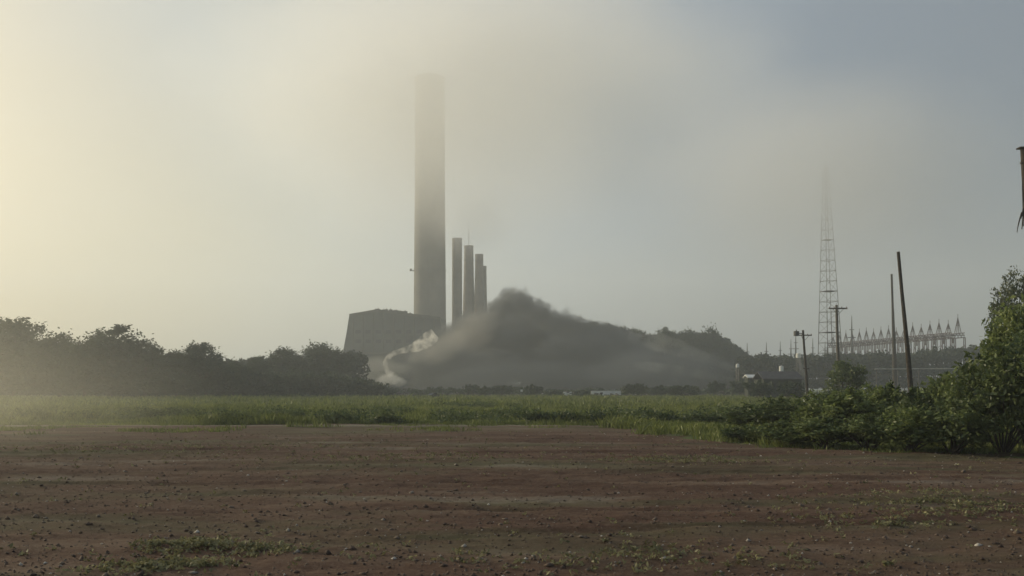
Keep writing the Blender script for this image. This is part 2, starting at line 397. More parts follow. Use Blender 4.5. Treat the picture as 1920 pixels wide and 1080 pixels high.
# ------------------------------------------------------------------ woods behind and around the plant
def woods(name, pts, leaf, per, label, crown_r=(2.2, 4.2), mat=M_WOOD):
    Cs = []
    for x, y, z in pts:
        cr = rng.uniform(*crown_r); k = per
        d = rng.normal(size=(k, 3)); d /= np.linalg.norm(d, axis=1)[:, None]; d[:, 2] = np.abs(d[:, 2]) * 1.1 - 0.35
        lumps = 1 + 0.22 * np.sin(d[:, 0] * 5 + x) * np.cos(d[:, 1] * 6 + y)
        Cs.append(np.array([x, y, z + cr * 0.3]) + d * (cr * lumps * rng.uniform(0.7, 1.08, k))[:, None])
    V, Q = leaf_quads(np.concatenate(Cs), leaf)
    o = link(name, npmesh(name, V, Q, mat)); tag(o, label, 'woods', kind='stuff')
    return o
HPX, HPY = [985, 1030, 1130, 1180, 1215, 1280, 1340, 1370, 1400, 1425], [640, 606, 608, 622, 628, 627, 626, 642, 668, 690]
pts = []
for _ in range(330):
    px = rng.uniform(985, 1425); d = rng.uniform(392, 415); zt = Z(np.interp(px, HPX, HPY) + rng.uniform(-2, 7), d) - 2.5
    for f in (0.1, .25, .4, .55, .7, .85, 1.0): pts.append((X(px, d), d - rng.uniform(0, 8) * (1 - f), zt * f))
for _ in range(420):
    px = rng.uniform(560, 1440); d = rng.uniform(418, 445)
    for f in (0.2, 0.8): pts.append((X(px, d), d, Z(rng.uniform(700, 712), d) * f))
woods('woods', pts, 0.75, 120, 'dense dark woods sloping down behind the dust cloud towards the flat-topped trees', (1.6, 3.4))
# far wooded band below the substation
pts = []
for _ in range(420):
    px = rng.uniform(1385, 2050); d = rng.uniform(285, 325)
    top = np.interp(px, [1385, 1420, 1500, 1540, 1700, 1780, 1830, 2050], [668, 664, 666, 662, 660, 648, 645, 640])
    zt = Z(top, d)
    for f in (0.2, 0.5, 0.8): pts.append((X(px, d), d - rng.uniform(0, 5) * (1 - f), zt * f * rng.uniform(0.8, 1.0)))
woods('treeline', pts, 0.8, 90, 'low hazy woods spreading beneath the substation gantry', (1.8, 3.2))
# far behind everything on the other side
pts = []
for _ in range(300):
    px = rng.uniform(-400, 680); d = rng.uniform(255, 300)
    zt = Z(np.interp(px, [-400, 0, 250, 430, 640], [625, 640, 668, 690, 668]), d)
    for f in (0.25, 0.6, 0.9): pts.append((X(px, d), d, zt * f * rng.uniform(0.85, 1.0)))
woods('woods', pts, 0.9, 80, 'hazy woods seen through the gaps behind the row of trees', (2.0, 3.6))

pts = []
for _ in range(330):
    px = rng.uniform(-160, 720); d = rng.uniform(196, 214)
    zt = Z(np.interp(px, [-160, 0, 250, 430, 560, 640, 720], [670, 675, 690, 708, 704, 716, 740]), d)
    for f in (0.1, 0.45, 0.8): pts.append((X(px, d), d, zt * f * rng.uniform(0.8, 1.0)))
woods('undergrowth', pts, 0.6, 110, 'dark thick undergrowth filling in between the trunks of the tree row', (1.3, 2.6), M_TREE)
# ------------------------------------------------------------------ chimneys
def stack(name, px, top, wtop, wbot, d, label, mat, bands=6, rim=True, platform=(), pxb=None, steps=None):
    h = Z(top, d); x0 = X(px, d); xb = X(pxb, d) if pxb else x0
    o = empty(name, (xb, d, 0)); m = MB(); n = 26; r0, r1 = wbot / F * d / 2, wtop / F * d / 2
    pts = []; rad = []
    for i in range(n + 1):
        f = i / n; pts.append(((x0 - xb) * f, 0, h * f - (0.3 if i == 0 else 0)))
        rad.append(r0 + (r1 - r0) * (1 - (1 - f) ** 1.4))
    m.tube(pts, rad, 40); m.build('shaft', mat, o, True)
    if rim:
        k = MB(); k.tube([(x0 - xb, 0, h - r1 * 0.25), (x0 - xb, 0, h + 0.3)], r1 * 1.045, 40); k.build('rim', mat, o)
    for f, side in platform:
        k = MB(); rr = r0 + (r1 - r0) * (1 - (1 - f) ** 1.4); zc = h * f
        k.tube([((x0 - xb) * f, 0, zc), ((x0 - xb) * f, 0, zc + 0.25)], rr * 1.035, 32)
        if side: k.box(((x0 - xb) * f + side * (rr + 1.3), 0, zc + 0.3), (2.6, 1.6, 0.3)); k.box(((x0 - xb) * f + side * (rr + 1.9), 0, zc + 0.9), (1.2, 0.5, 1.2))
        for q in range(16):
            an = q * math.pi / 8; k.box(((x0 - xb) * f + math.cos(an) * rr * 1.03, math.sin(an) * rr * 1.03, zc + 0.7), (0.08, 0.08, 1.0))
        k.build('platform', M_STEEL, o)
    l = MB()
    for sgn in (-.25, .25): l.tube([(sgn + 0.0, -r0 - 0.15, 0), (x0 - xb + sgn, -r1 - 0.15, h)], 0.06, 4)
    for i in range(int(h / 1.5)):
        f = i * 1.5 / h; yy = -(r0 + (r1 - r0) * f) - 0.15
        l.box(((x0 - xb) * f, yy, i * 1.5), (0.5, 0.05, 0.06))
    l.build('ladder', M_STEEL, o)
    tag(o, label, 'chimney', 'power plant chimneys')
    return o
SD = 520.0
def plant_building():
    d = 470; o = empty('plant_building', (X(715, d), d, 0)); x0 = o.location.x
    prof = [(640, 735), (644, 655), (650, 622), (655, 590), (690, 584), (706, 581), (740, 585), (775, 590), (800, 592), (826, 596), (832, 735)]
    m = MB(); m.prism([(X(a, d) - x0, Z(b_, d) if b_ < 730 else -0.3) for a, b_ in prof], 0, 34); m.build('wall', M_PLANT, o)
    m = MB(); top = prof[3:10]
    for (a, b_), (a2, b2) in zip(top, top[1:]):
        m.prism([(X(a, d) - x0, Z(b_, d) - 1.0), (X(a, d) - x0, Z(b_, d) + .35), (X(a2, d) - x0, Z(b2, d) + .35), (X(a2, d) - x0, Z(b2, d) - 1.0)], -0.5, -0.003)
    m.build('parapet', M_PLANT2, o)
    q = np.random.default_rng(3)
    for a in (700, 706, 716, 722, 729, 736, 742, 748, 757, 766):
        b_ = np.interp(a, [p[0] for p in top], [p[1] for p in top]); w_ = q.uniform(1.2, 2.6); h_ = q.uniform(1.0, 2.2)
        yv = q.uniform(3, 9); m = MB(); m.box((X(a, d) - x0, yv, Z(b_, d) + h_ / 2 - .1), (w_, w_, h_)); m.tube([(X(a, d) - x0, yv, Z(b_, d)), (X(a, d) - x0, yv, Z(b_, d) + h_ + .5)], .2, 6); m.build('roof_vent', M_PLANT2, o)
    for k in range(9):                            # vertical pilasters
        a = 662 + k * 19; b_ = np.interp(a, [p[0] for p in top], [p[1] for p in top])
        m = MB(); m.box((X(a, d) - x0, -0.22, (Z(b_, d) - 1.4) / 2), (0.5, 0.4, Z(b_, d) - 1.4)); m.build('pilaster', M_PLANT2, o)
    for py in (622, 640):                         # high rows of dirty windows
        for k in range(8):
            a = 671.5 + k * 19; m = MB(); m.box((X(a, d) - x0, -0.06, Z(py, d)), (2.8, 0.1, 1.9)); m.build('window', M_GLASS, o)
    m = MB(); m.box((X(720, d) - x0, -0.8, Z(662, d)), (X(775, d) - X(668, d), 1.6, .7)); m.build('canopy', M_PLANT2, o)
    tag(o, 'dark plant building with a sheer slanting end and flat vented roof beside the tallest chimney', 'building')
plant_building()
stack('chimney', 806, 148, 55, 63, SD, 'tallest and thickest grey chimney, its upper half lost in pale smoke', M_CONC, platform=((0.385, -1), (0.9, 0)))
stack('chimney', 857, 448, 18.5, 20, SD + 6, 'slim chimney next to the tallest one, first of the short group', M_CONC2, platform=((0.96, 0),))
stack('chimney', 879, 462, 17, 34, SD + 14, 'short chimney with smoke-blurred top, in the middle of the short group', M_CONC2, platform=((0.9, 0),))
stack('chimney', 898.5, 478, 15, 33, SD + 10, 'shorter chimney with a clear flat top in the short group', M_CONC2, platform=((0.95, 0),))
stack('chimney', 907, 500, 10, 24, SD + 22, 'lowest narrow chimney, outermost of the short group', M_CONC2, platform=((0.97, 0),))
mm = MB(); mm.tube([(0, 0, 0), (0, 0, Z(420, SD + 30))], [0.5, 0.12], 8)
for k in range(12): mm.box((0, 0, 10 + k * 8), (2.2 - k * 0.13, 0.2, 0.25))
o = mm.build('mast', M_STEEL); o.location = (X(879, SD + 30), SD + 30, 0)
tag(o, 'faint thin mast rising out of the short chimneys into the smoke', 'mast')

# ------------------------------------------------------------------ lattice tower
def lattice_tower(px0, px1, base_w, top_w, ytop, d, label):
    h = Z(ytop, d); o = empty('lattice_tower', (X(px0, d), d, 0), R(14)); dx = X(px1, d) - X(px0, d)
    nb = 22; L = []
    ca, sa = math.cos(R(-14)), math.sin(R(-14))
    def node(i, c):
        f = i / nb; wd = (base_w + (top_w - base_w) * f) / 2
        sxx, syy = ((-1, -1), (1, -1), (1, 1), (-1, 1))[c]
        return Vector((sxx * wd + dx * f * ca, syy * wd + dx * f * sa, h * f))
    for c in range(4):
        m = MB()
        for i in range(nb): m.tube([node(i, c), node(i + 1, c)], 0.13 if i < 8 else 0.09, 5)
        m.build('leg', M_STEEL, o)
    m = MB()
    for i in range(nb):
        for c in range(4):
            m.tube([node(i + 1, c), node(i + 1, (c + 1) % 4)], 0.065, 4)
            m.tube([node(i, c), node(i + 1, (c + 1) % 4)] if i % 2 else [node(i, (c + 1) % 4), node(i + 1, c)], 0.045, 4)
    m.build('bracing', M_STEEL, o)
    for i in (3, 6, 10, 15):
        a, b_ = node(i, 0), node(i, 2); c_ = (a + b_) / 2; m = MB()
        m.box((c_.x, c_.y, c_.z), (abs(b_.x - a.x), abs(b_.y - a.y), 0.18)); m.build('platform', M_STEEL, o)
    m = MB(); m.tube([Vector((dx * ca, dx * sa, h)), Vector((dx * ca, dx * sa, h + 7))], 0.07, 5); m.build('antenna', M_STEEL, o)
    tag(o, label, 'tower')
lattice_tower(1558, 1548, 6.4, 1.2, 315, 300, 'tall tapering steel lattice tower whose top fades into the haze')

# ------------------------------------------------------------------ substation gantry
def gantry():
    n = 17
    A = Vector((X(1796, 350), 350, 0)); B = Vector((X(1562, 437), 437, 0))
    o = empty('substation_gantry', A); hA, hB = Z(624, 350), Z(645, 437)
    dv = (B - A); side = Vector((-dv.y, dv.x, 0)).normalized()
    def pt(i, s, z): q = dv * (i / (n - 1)) + side * s * 3.0; return Vector((q.x, q.y, z))
    def hh(i): return hA + (hB - hA) * i / (n - 1)
    for s in (-1, 1):
        m = MB()
        for i in range(n - 1):
            a, b_ = hh(i), hh(i + 1)
            m.tube([pt(i, s, a), pt(i + 1, s, b_)], 0.18, 4); m.tube([pt(i, s, a - 1.8), pt(i + 1, s, b_ - 1.8)], 0.18, 4)
            for k in range(3):
                f0, f1 = i + k / 3, i + (k + 1) / 3
                m.tube([pt(f0, s, a - 1.8), pt((f0 + f1) / 2, s, a)], 0.1, 4); m.tube([pt((f0 + f1) / 2, s, a), pt(f1, s, b_ - 1.8)], 0.1, 4)
        m.build('beam', M_RUST, o)
    for i in range(n):
        m = MB()
        for s in (-1, 1):
            for q in (-0.14, 0.14): m.tube([pt(i + q * 1.4, s, 0), pt(i + q * 0.5, s, hh(i) - 1.8)], 0.2, 4)
            for k in range(6):
                z0, z1 = hh(i) * k / 7, hh(i) * (k + 1) / 7
                m.tube([pt(i - 0.12, s, z0), pt(i + 0.12, s, z1)], 0.1, 4)
        m.tube([pt(i, -1, hh(i) - 0.9), pt(i, 1, hh(i) - 0.9)], 0.2, 4)
        m.build('column', M_RUST, o)
        m = MB(); hp = (4.6 + [0, -.5, .3, .1, -.8, .2, -.3, -1.2, .1][i % 9]) if i != 0 else 6.0
        for s in (-1, 1):
            m.tube([pt(i - 0.11, s * 0.32, hh(i)), pt(i, 0, hh(i) + hp)], 0.15, 4); m.tube([pt(i + 0.11, s * 0.32, hh(i)), pt(i, 0, hh(i) + hp)], 0.15, 4)
            m.tube([pt(i - 0.1, s * .16, hh(i) + hp * .5), pt(i + 0.1, s * .16, hh(i) + hp * .5)], 0.12, 4)
        m.tube([pt(i, 0, hh(i) + hp - 0.2), pt(i, 0, hh(i) + hp + 1.4)], 0.1, 4)
        m.build('peak', M_RUST, o)
    for i in range(0, n, 1):
        m = MB()
        if i == n - 1: break
        m.tube([pt(i + .5, 0, hh(i) - 1.8), pt(i + .5, 0, hh(i) - 4.0)], [0.25, 0.3], 6); m.box(pt(i + .5, 0, hh(i) - 1.75), (1.2, 0.2, 0.2))
        m.build('insulator', M_CERAM, o)
    tag(o, 'long rusty steel substation gantry with a row of pointed peaks along its beam', 'gantry')
gantry()
MASTS = [(1401, 643, 415, 'faintest thin mast, just behind the last tree of the flat-topped row'), (1463, 640, 445, 'hazy mast seen straight above the dark-roofed shed'), (1547, 640, 430, 'short hazy mast between the legs of the lattice tower'),
         (1437, 642, 420, 'hazy thin mast nearest the flat-topped tree row'), (1483, 636, 430, 'hazy short mast beside a taller one, past the dark-roofed shed'),
         (1492, 622, 430, 'hazy mast, tallest of those near the leaning crossarm pole'), (1524, 634, 440, 'hazy mast between the crossarm pole and the lattice tower'),
         (1597, 592, 345, 'slim steel mast standing clear above the thin end of the gantry')]
for px, ty, d, lb in MASTS:
    h = Z(ty, d); m = MB(); m.tube([(0, 0, 0), (0, 0, h * .7), (0, 0, h)], [0.5, 0.38, 0.1], 6)
    o = empty('lightning_mast', (X(px, d), d, 0)); m.build('shaft', M_STEEL, o)
    m = MB(); m.box((0, 0, h * .72), (3.0, 0.3, 0.3)); m.build('crossbar', M_STEEL, o); m = MB(); m.box((0, 0, h * .82), (1.8, 0.25, 0.25)); m.build('crossbar', M_STEEL, o)
    tag(o, lb, 'mast', 'lightning masts of the substation')

# ------------------------------------------------------------------ poles
def utility_pole(pxt, pyt, pxb, d, r, label, mat, arms=(), xfmr=False, zb=0.0, rb=None, cap=None):
    top = P(pxt, pyt, d); base = Vector((X(pxb, d), d, zb))
    o = empty('utility_pole', base); v = top - base; m = MB()
    pts = [Vector((0, 0, -0.3))] + [v * f + Vector((0.03 * math.sin(f * 5), 0, 0)) for f in (0.0, 0.25, 0.5, 0.75, 1.0)]
    rb = rb or r * 1.35
    m.tube(pts, [rb, rb, rb * .9 + r * .1, (rb + r) / 2, r * 1.1, r], 12); m.build('shaft', mat, o)
    for (f, L, th, off) in arms:
        c = v * f; m = MB(); m.box((c.x + off, -r - 0.07, c.z), (L, 0.12, th)); m.build('crossarm', mat, o)
        if L > 1.2:
            for k in (-0.46, -0.2, 0.2, 0.46):
                mi = MB(); zt = c.z + th / 2; mi.tube([(c.x + off + L * k, -r - 0.07, zt), (c.x + off + L * k, -r - 0.07, zt + 0.12)], [0.05, 0.035], 8); mi.build('insulator', M_CERAM, o)
            for sg in (-1, 1):
                mi = MB(); mi.tube([(c.x + sg * L * .28 + off, -r - 0.15, c.z - th / 2), (c.x, -r - 0.02, c.z - 0.75)], 0.025, 5); mi.build('brace', M_STEEL, o)
    if xfmr:
        c = v * 0.965; m = MB(); m.tube([(c.x - 0.95, -0.2, c.z - 0.42), (c.x - 0.95, -0.2, c.z + 0.18)], 0.34, 14); m.tube([(c.x - .95, -.2, c.z + .18), (c.x - .95, -.2, c.z + .38)], [.08, .05], 8)
        m.box((c.x - 0.5, -0.2, c.z - 0.1), (0.6, 0.1, 0.1)); m.build('transformer', M_STEEL, o)
    tag(o, label, 'utility pole', 'utility poles')
    return o, v
utility_pole(1506, 619, 1515, 112, 0.13, 'leaning wooden pole with a short crossarm and dark box, beside the dark-roofed shed', M_POLE, arms=((0.93, 1.75, 0.14, 0.1), (0.48, 0.7, 0.12, 0)), xfmr=True)
utility_pole(1569, 572, 1573, 100, 0.14, 'straight wooden pole with a T-shaped crossarm in front of the lattice tower', M_GPOLE, arms=((0.965, 2.1, 0.16, 0.05),))
utility_pole(1685, 472, 1712, 58, 0.10, 'bare dark pole leaning over the shrubs, thickest of the poles', M_POLE, rb=0.17)
utility_pole(1672, 514, 1679, 200, 0.22, 'tall thin upright pole behind the bare leaning one', M_POLE, rb=0.52)
# pole at the edge of the frame with its broken strands of cable
o, v = utility_pole(1921, 279, 1950, 40, 0.15, 'dark pole cut by the photo\'s edge with loose strands hanging from it', M_POLE, rb=0.2)
m = MB(); c = v; m.box((c.x - 0.05, 0, c.z + 0.03), (0.48, 0.34, 0.06)); m.build('cap', M_POLE, o)
m = MB(); c = v * 0.95; m.box((c.x - 0.16, 0, c.z), (0.12, 0.1, 0.1)); c = v * 0.93; m.tube([(c.x - .13, 0, c.z + .3), (c.x - .15, 0, c.z - .8), (c.x - .1, 0, c.z - 2.6)], 0.02, 5); m.build('bracket', M_STEEL, o)
m = MB()
b0 = o.location
for pts in ([(1919, 390), (1917, 402), (1914, 410)], [(1916, 398), (1911, 415), (1908, 428), (1907, 436)], [(1921, 385), (1918, 410), (1916, 430)]):
    m = MB(); m.tube([P(a, b_, 39.8) - b0 for a, b_ in pts], [0.035, 0.03, 0.02, 0.012][:len(pts)], 5); m.build('strand', M_POLE, o)

# ------------------------------------------------------------------ sheds, tanks, walls, cars far off
def shed(px0, px1, ytop, yeave, d, depth, label, wall, roof, cat='shed'):
    x0, x1 = X(px0, d), X(px1, d); W = x1 - x0; ze, zt = Z(yeave, d), Z(ytop, d)
    o = empty('shed', ((x0 + x1) / 2, d, 0)); m = MB()
    m.box((0, depth / 2, ze / 2), (W, depth, ze)); m.build('wall', wall, o)
    m = MB(); pr = [(-0.4, ze - 0.1), (depth / 2, zt), (depth + 0.4, ze - 0.1), (depth + 0.4, ze + 0.1), (depth / 2, zt + 0.22), (-0.4, ze + 0.1)]
    n = len(m.v); k = len(pr); hw = W / 2 + 0.3
    m.v += [(-hw, y, z) for y, z in pr] + [(hw, y, z) for y, z in pr]
    m.f.append(tuple(range(n, n + k))); m.f.append(tuple(range(n + k, n + 2 * k))[::-1])
    for i in range(k): j = (i + 1) % k; m.f.append((n + i, n + k + i, n + k + j, n + j))
    m.build('roof', roof, o)
    m = MB(); m.box((W * .2, -0.03, min(1.1, ze * .4)), (min(2.2, W * .25), 0.06, min(2.2, ze * .8))); m.build('door', M_ROOF, o)
    nw = max(1, int(W / 3.5))
    for i in range(nw):
        xx = -W / 2 + (i + .5) * W / nw
        if abs(xx - W * .2) < 1.6: continue
        m = MB(); m.box((xx, -0.03, ze * .62), (min(1.0, W / nw * .5), 0.06, ze * .28)); m.build('window', M_GLASS, o)
    tag(o, label, cat)
    return o
shed(1432, 1503, 698, 711, 175, 7, 'low shed with a dark sloping roof behind the leaning crossarm pole', M_WALLG, M_ROOF)
shed(1403, 1416, 704, 708, 190, 3, 'tiny hut with a white roof just before the dark-roofed shed', M_WALLG, M_WHITE)
shed(560, 606, 711, 716, 235, 5, 'low pale shed half lost in haze under the sheer-sided plant building', M_PALEW, M_PALEW)
shed(612, 655, 704, 710, 250, 5, 'second low pale shed, closer to the curling white smoke', M_PALEW, M_ROOF)
def tank(px, top, wpx, hpx, d, label):
    zt = Z(top, d); zb = max(0, Z(top + hpx, d)); r = wpx / F * d / 2
    o = empty('water_tank', (X(px, d), d, 0)); m = MB(); m.tube([(0, 0, zb), (0, 0, zt), (0, 0, zt + r * .35)], [r, r, r * .15], 20); m.build('tank_body', M_WHITE, o)
    for k in range(4):
        m = MB(); a = math.pi / 4 + k * math.pi / 2; m.tube([(math.cos(a) * r * .9, math.sin(a) * r * .9, 0), (math.cos(a) * r * .9, math.sin(a) * r * .9, zb)], 0.12, 5); m.build('leg', M_STEEL, o)
    tag(o, label, 'water tank', 'small white water tanks')
tank(1465, 687, 8, 9, 215, 'small white tank showing above the dark-roofed shed')
tank(1383, 683, 6, 6, 240, 'small white tank at the foot of the last tree of the row')
tank(1497, 663, 9, 8, 260, 'small pale tank high beside the leaning crossarm pole')
def low_wall(pts, d, h, label):
    o = empty('low_wall', (X(pts[0][0], d), d, 0)); m = MB(); c = MB()
    for (a, b_) in zip(pts, pts[1:]):
        xa, xb = X(a[0], d) - o.location.x, X(b_[0], d) - o.location.x; hm = h
        m.box(((xa + xb) / 2, 0, hm / 2), (xb - xa - 0.02, 0.3, hm)); c.box(((xa + xb) / 2, 0, hm + .06), (xb - xa - 0.02, 0.42, 0.12))
    m.build('wall', M_WHITE, o); c.build('coping', M_WHITE, o); tag(o, label, 'wall')
low_wall([(1108, 0), (1128, 0), (1148, 0), (1164, 0)], 225, 1.25, 'low white wall across the field, between dark shrubs')
low_wall([(1056, 0), (1066, 0), (1072, 0)], 228, 1.0, 'short stub of white wall, away from the longer white wall')
def car(px, d, L, label, paint, rz):
    o = empty('parked_car', (X(px, d), d, 0), rz); s = L / 4.3
    m = MB(); pr = [(-2.15, .35), (-2.15, .85), (-1.9, .98), (-1.35, 1.02), (-0.75, 1.45), (0.75, 1.48), (1.35, 1.02), (2.0, .92), (2.15, .7), (2.15, .35)]
    m.prism([(x * s, z * s) for x, z in pr], -0.85 * s, 0.85 * s); m.build('body', paint, o)
    for sy in (-1, 1):
        g_ = MB(); g_.prism([(x * s, z * s) for x, z in ((-1.2, 1.04), (-.7, 1.38), (-.02, 1.4), (-.02, 1.04))], sy * .853 * s, sy * .865 * s); g_.build('window', M_GLASS, o)
        g_ = MB(); g_.prism([(x * s, z * s) for x, z in ((.04, 1.04), (.04, 1.4), (.7, 1.4), (1.2, 1.04))], sy * .853 * s, sy * .865 * s); g_.build('window', M_GLASS, o)
        for wx in (-1.35, 1.35):
            q = MB(); q.tube([(wx * s, sy * .7 * s, .33 * s), (wx * s, sy * .88 * s, .33 * s)], .33 * s, 16); q.build('wheel', M_TYRE, o)
    for sy in (-.6, .6): g_ = MB(); g_.box((2.155 * s, sy * s, .75 * s), (.03, .3 * s, .14 * s)); g_.build('headlight', M_WHITE, o)
    tag(o, label, 'car', 'parked cars')
car(1529, 118, 2.9, 'white car half hidden behind shrubs between the two crossarm poles', M_WHITE, R(8))
car(812, 190, 2.9, 'small dark car standing at the far edge of the grass', M_DPAINT, R(60))
# pale pipe on trestles
o = empty('pipe_rack', (X(1640, 160), 160, 0)); m = MB(); L = X(1806, 160) - X(1640, 160)
m.tube([(0, 0, Z(692, 160)), (L, 0, Z(691, 160))], 0.10, 8); m.build('pipe', M_PALEW, o)
for k in range(5):
    m = MB(); m.tube([(L * (k + .1) / 4.2, 0, 0), (L * (k + .1) / 4.2, 0, Z(692, 160))], 0.09, 6); m.build('post', M_STEEL, o)
m = MB(); m.tube([(L * .8, 0.6, Z(686, 160)), (L, 0.6, Z(686, 160))], 0.07, 6); m.build('rail', M_STEEL, o)
tag(o, 'thin white pipe carried on posts across the dark woods behind the leaning pole', 'pipe')
o = empty('sign_post', (X(978, 185), 185, 0)); m = MB(); m.tube([(0, 0, 0), (0, 0, 1.7)], 0.04, 6); m.build('post', M_STEEL, o)
m = MB(); m.box((0, -0.06, 1.5), (0.5, 0.04, 0.5)); m.build('sign_board', M_WHITE, o); tag(o, 'tiny white square board on a post at the far edge of the grass', 'sign')

# ------------------------------------------------------------------ shrubs
def shrub_kind(key, seed, leaf, n, mat, wd=2.4, h=2.0, spread=0.16, lob=9, ragged=0.0):
    r = np.random.default_rng(seed); lobes = [(0, 0, h * .4, wd * .36, h * .4)]
    for i in range(lob):
        a = r.uniform(0, 6.28); q = r.uniform(.15, .40) * wd
        lobes.append((math.cos(a) * q, math.sin(a) * q, h * r.uniform(.18, .78), wd * r.uniform(.11, .2), h * r.uniform(.12, .22)))
    C = clumpy(lobes, n, spread, r)
    # shoots standing proud of the mass
    for k in range(int(14 + 20 * ragged)):
        a = r.uniform(0, 6.28); q = r.uniform(0, .42) * wd; L = h * r.uniform(.12, .3); mm_ = 16
        tt = r.uniform(0, 1, mm_)[:, None]
        C = np.concatenate([C, np.array([math.cos(a) * q, math.sin(a) * q, h * (.88 - .5 * q / wd)]) + np.array([r.normal() * .3, r.normal() * .3, 1]) * L * tt + r.normal(size=(mm_, 3)) * .05])
    C[:, 2] = np.maximum(C[:, 2], 0.03)
    V, Q = leaf_quads(C, leaf, 1.6, 0.5)
    tb = MB()
    for (cx, cy_, cz, rx, rz) in lobes: tb.tube([(cx * .1, cy_ * .1, -.05), (cx * .6, cy_ * .6, cz * .6), (cx, cy_, cz)], [.04, .03, .01], 5)
    me = bpy.data.meshes.new('stems'); me.from_pydata(tb.v, [], tb.f); me.materials.append(M_BARK)
    PROTO[key] = (me, npmesh('foliage', V, Q, mat), h, wd)
def shrub(key, px, top, wpx, d, label, group='shrubs bordering the dirt lot', name='shrub', rz=None):
    tme, cme, h0, w0 = PROTO[key]; h = Z(top, d); wd = wpx / F * d
    o = empty(name, (X(px, d), d, 0), random.uniform(0, 6.28) if rz is None else rz)
    for nm, me in (('stems', tme), ('foliage', cme)):
        c = link(nm, me, o); c.scale = (wd / w0, wd / w0, h / h0)
    tag(o, label, 'shrub', group)
shrub_kind('s0', 201, 0.11, 5200, M_SHRUB, ragged=1); shrub_kind('s1', 202, 0.12, 5200, M_SHRUB2, ragged=.5)
shrub_kind('s2', 203, 0.13, 5200, M_SHRUB, ragged=.7); shrub_kind('s3', 204, 0.10, 5200, M_SHRUB2, ragged=1)
shrub_kind('big', 205, 0.15, 20000, M_SHRUB, wd=6, h=5, spread=0.24, lob=22, ragged=1)
shrub_kind('big2', 206, 0.15, 14000, M_SHRUB2, wd=5, h=4, spread=0.24, lob=18, ragged=1)
SH = [ # key, px, top, width, d, label
 ('s3', 1405, 762, 110, 42, 'low olive shrub at the near end of the hedge where it meets the dirt'),
 ('s1', 1400, 800, 90, 32.5, 'flattest shrub, spreading onto the dirt at the end of the hedge'),
 ('s3', 1462, 750, 130, 40, 'loose shrub in front of the dark-roofed shed'),
 ('s1', 1470, 792, 130, 31, 'dark hollow shrub low at the dirt edge under the crossarm pole'),
 ('s0', 1535, 742, 130, 38, 'light green shrub under the T-shaped pole'),
 ('s1', 1550, 786, 140, 30, 'dark shrub at the dirt edge below the T-shaped pole'),
 ('s2', 1600, 738, 130, 36, 'bright green shrub just past the round dark bush'),
 ('s0', 1640, 729, 110, 40, 'leafy shrub with pale shoots between the round bush and leaning pole'),
 ('s3', 1628, 780, 140, 29, 'deep green shrub low at the dirt edge, between crossarm pole and leaning pole'),
 ('s2', 1672, 728, 100, 37, 'yellow-green shrub touching the near side of the leaning pole'),
 ('s1', 1712, 735, 110, 33, 'dark upright shrub at the foot of the leaning pole'),
 ('s0', 1705, 772, 150, 28, 'spreading shrub at the dirt edge right below the leaning pole'),
 ('s2', 1768, 712, 130, 36, 'tall light shrub beneath the end of the white pipe'),
 ('s3', 1785, 755, 160, 27.5, 'dense dark shrub at the dirt edge before the tall thicket'),
 ('s0', 1822, 690, 120, 33, 'pale-tipped shrub leaning against the tall thicket'),
]
for k, px, top, wd, d, lb in SH: shrub(k, px, top, wd, d, lb)
shrub('big', 1925, 572, 230, 31, 'tallest thicket of shrubs, mounding up at the photo edge', name='thicket', rz=0.4)
shrub('big2', 1880, 655, 200, 27.5, 'dark lower thicket in front of the tallest one', name='thicket', rz=1.0)
shrub('big2', 1990, 620, 260, 27, 'thicket mostly outside the frame beside the tallest one', name='thicket', rz=3.0)
tree_kind('airy', 140, 7.0, 5.0, 0.10, 9000, M_PALE, 0.20, lob=10)
plant('tree', 'airy', 1912, 503, 130, 36, 'airy pale grey-leaved tree rising above the tallest thicket')
tree_kind('round', 141, 4.6, 5.0, 0.2, 8000, M_SHRUB2, 0.3, low=0.3, lob=8)
plant('tree', 'round', 1580, 680, 92, 90, 'round dark bushy tree behind the T-shaped pole', rz=1.2)
shrub_kind('far0', 210, 0.3, 2600, M_TREE, wd=5, h=3, spread=0.3); shrub_kind('far1', 211, 0.3, 2600, M_TREE, wd=5, h=3, spread=0.3, ragged=.6)
FS = [(1428, 717, 60, 'dark shrub masking the near corner of the dark-roofed shed'), (1478, 715, 52, 'dark shrub against the long wall of the dark-roofed shed'),
      (1340, 716, 34, 'small round dark shrub at the far edge of the grass below the tree row'), (1195, 722, 50, 'low dark shrub next to the end of the long white wall'),
      (1240, 720, 60, 'long low dark shrub in the middle of the line below the flat-topped trees'), (1288, 722, 56, 'low dark shrub before the small round one below the tree row'),
      (1392, 714, 46, 'dark bushy shrub between the small round one and the shed'), (880, 724, 34, 'small dark shrub beside the small dark car'),
      (910, 722, 36, 'dark shrub between the dark car and the white board'), (945, 723, 40, 'dark shrub just before the tiny white board'),
      (1000, 724, 36, 'dark shrub just past the tiny white board'), (1040, 729, 34, 'low shrub before the short stub of white wall'), (1090, 731, 40, 'low shrub between the two white walls')]
for i, (px, top, wd, lb) in enumerate(FS):
    shrub('far%d' % (i % 2), px + (i * 7) % 5 - 2, top + (i * 5) % 7 - 2, wd * (.85 + .35 * ((i * 3) % 4) / 3), 198 + (i * 11) % 26 if i > 1 else 150, lb, group='dark shrubs along the far edge of the grass')

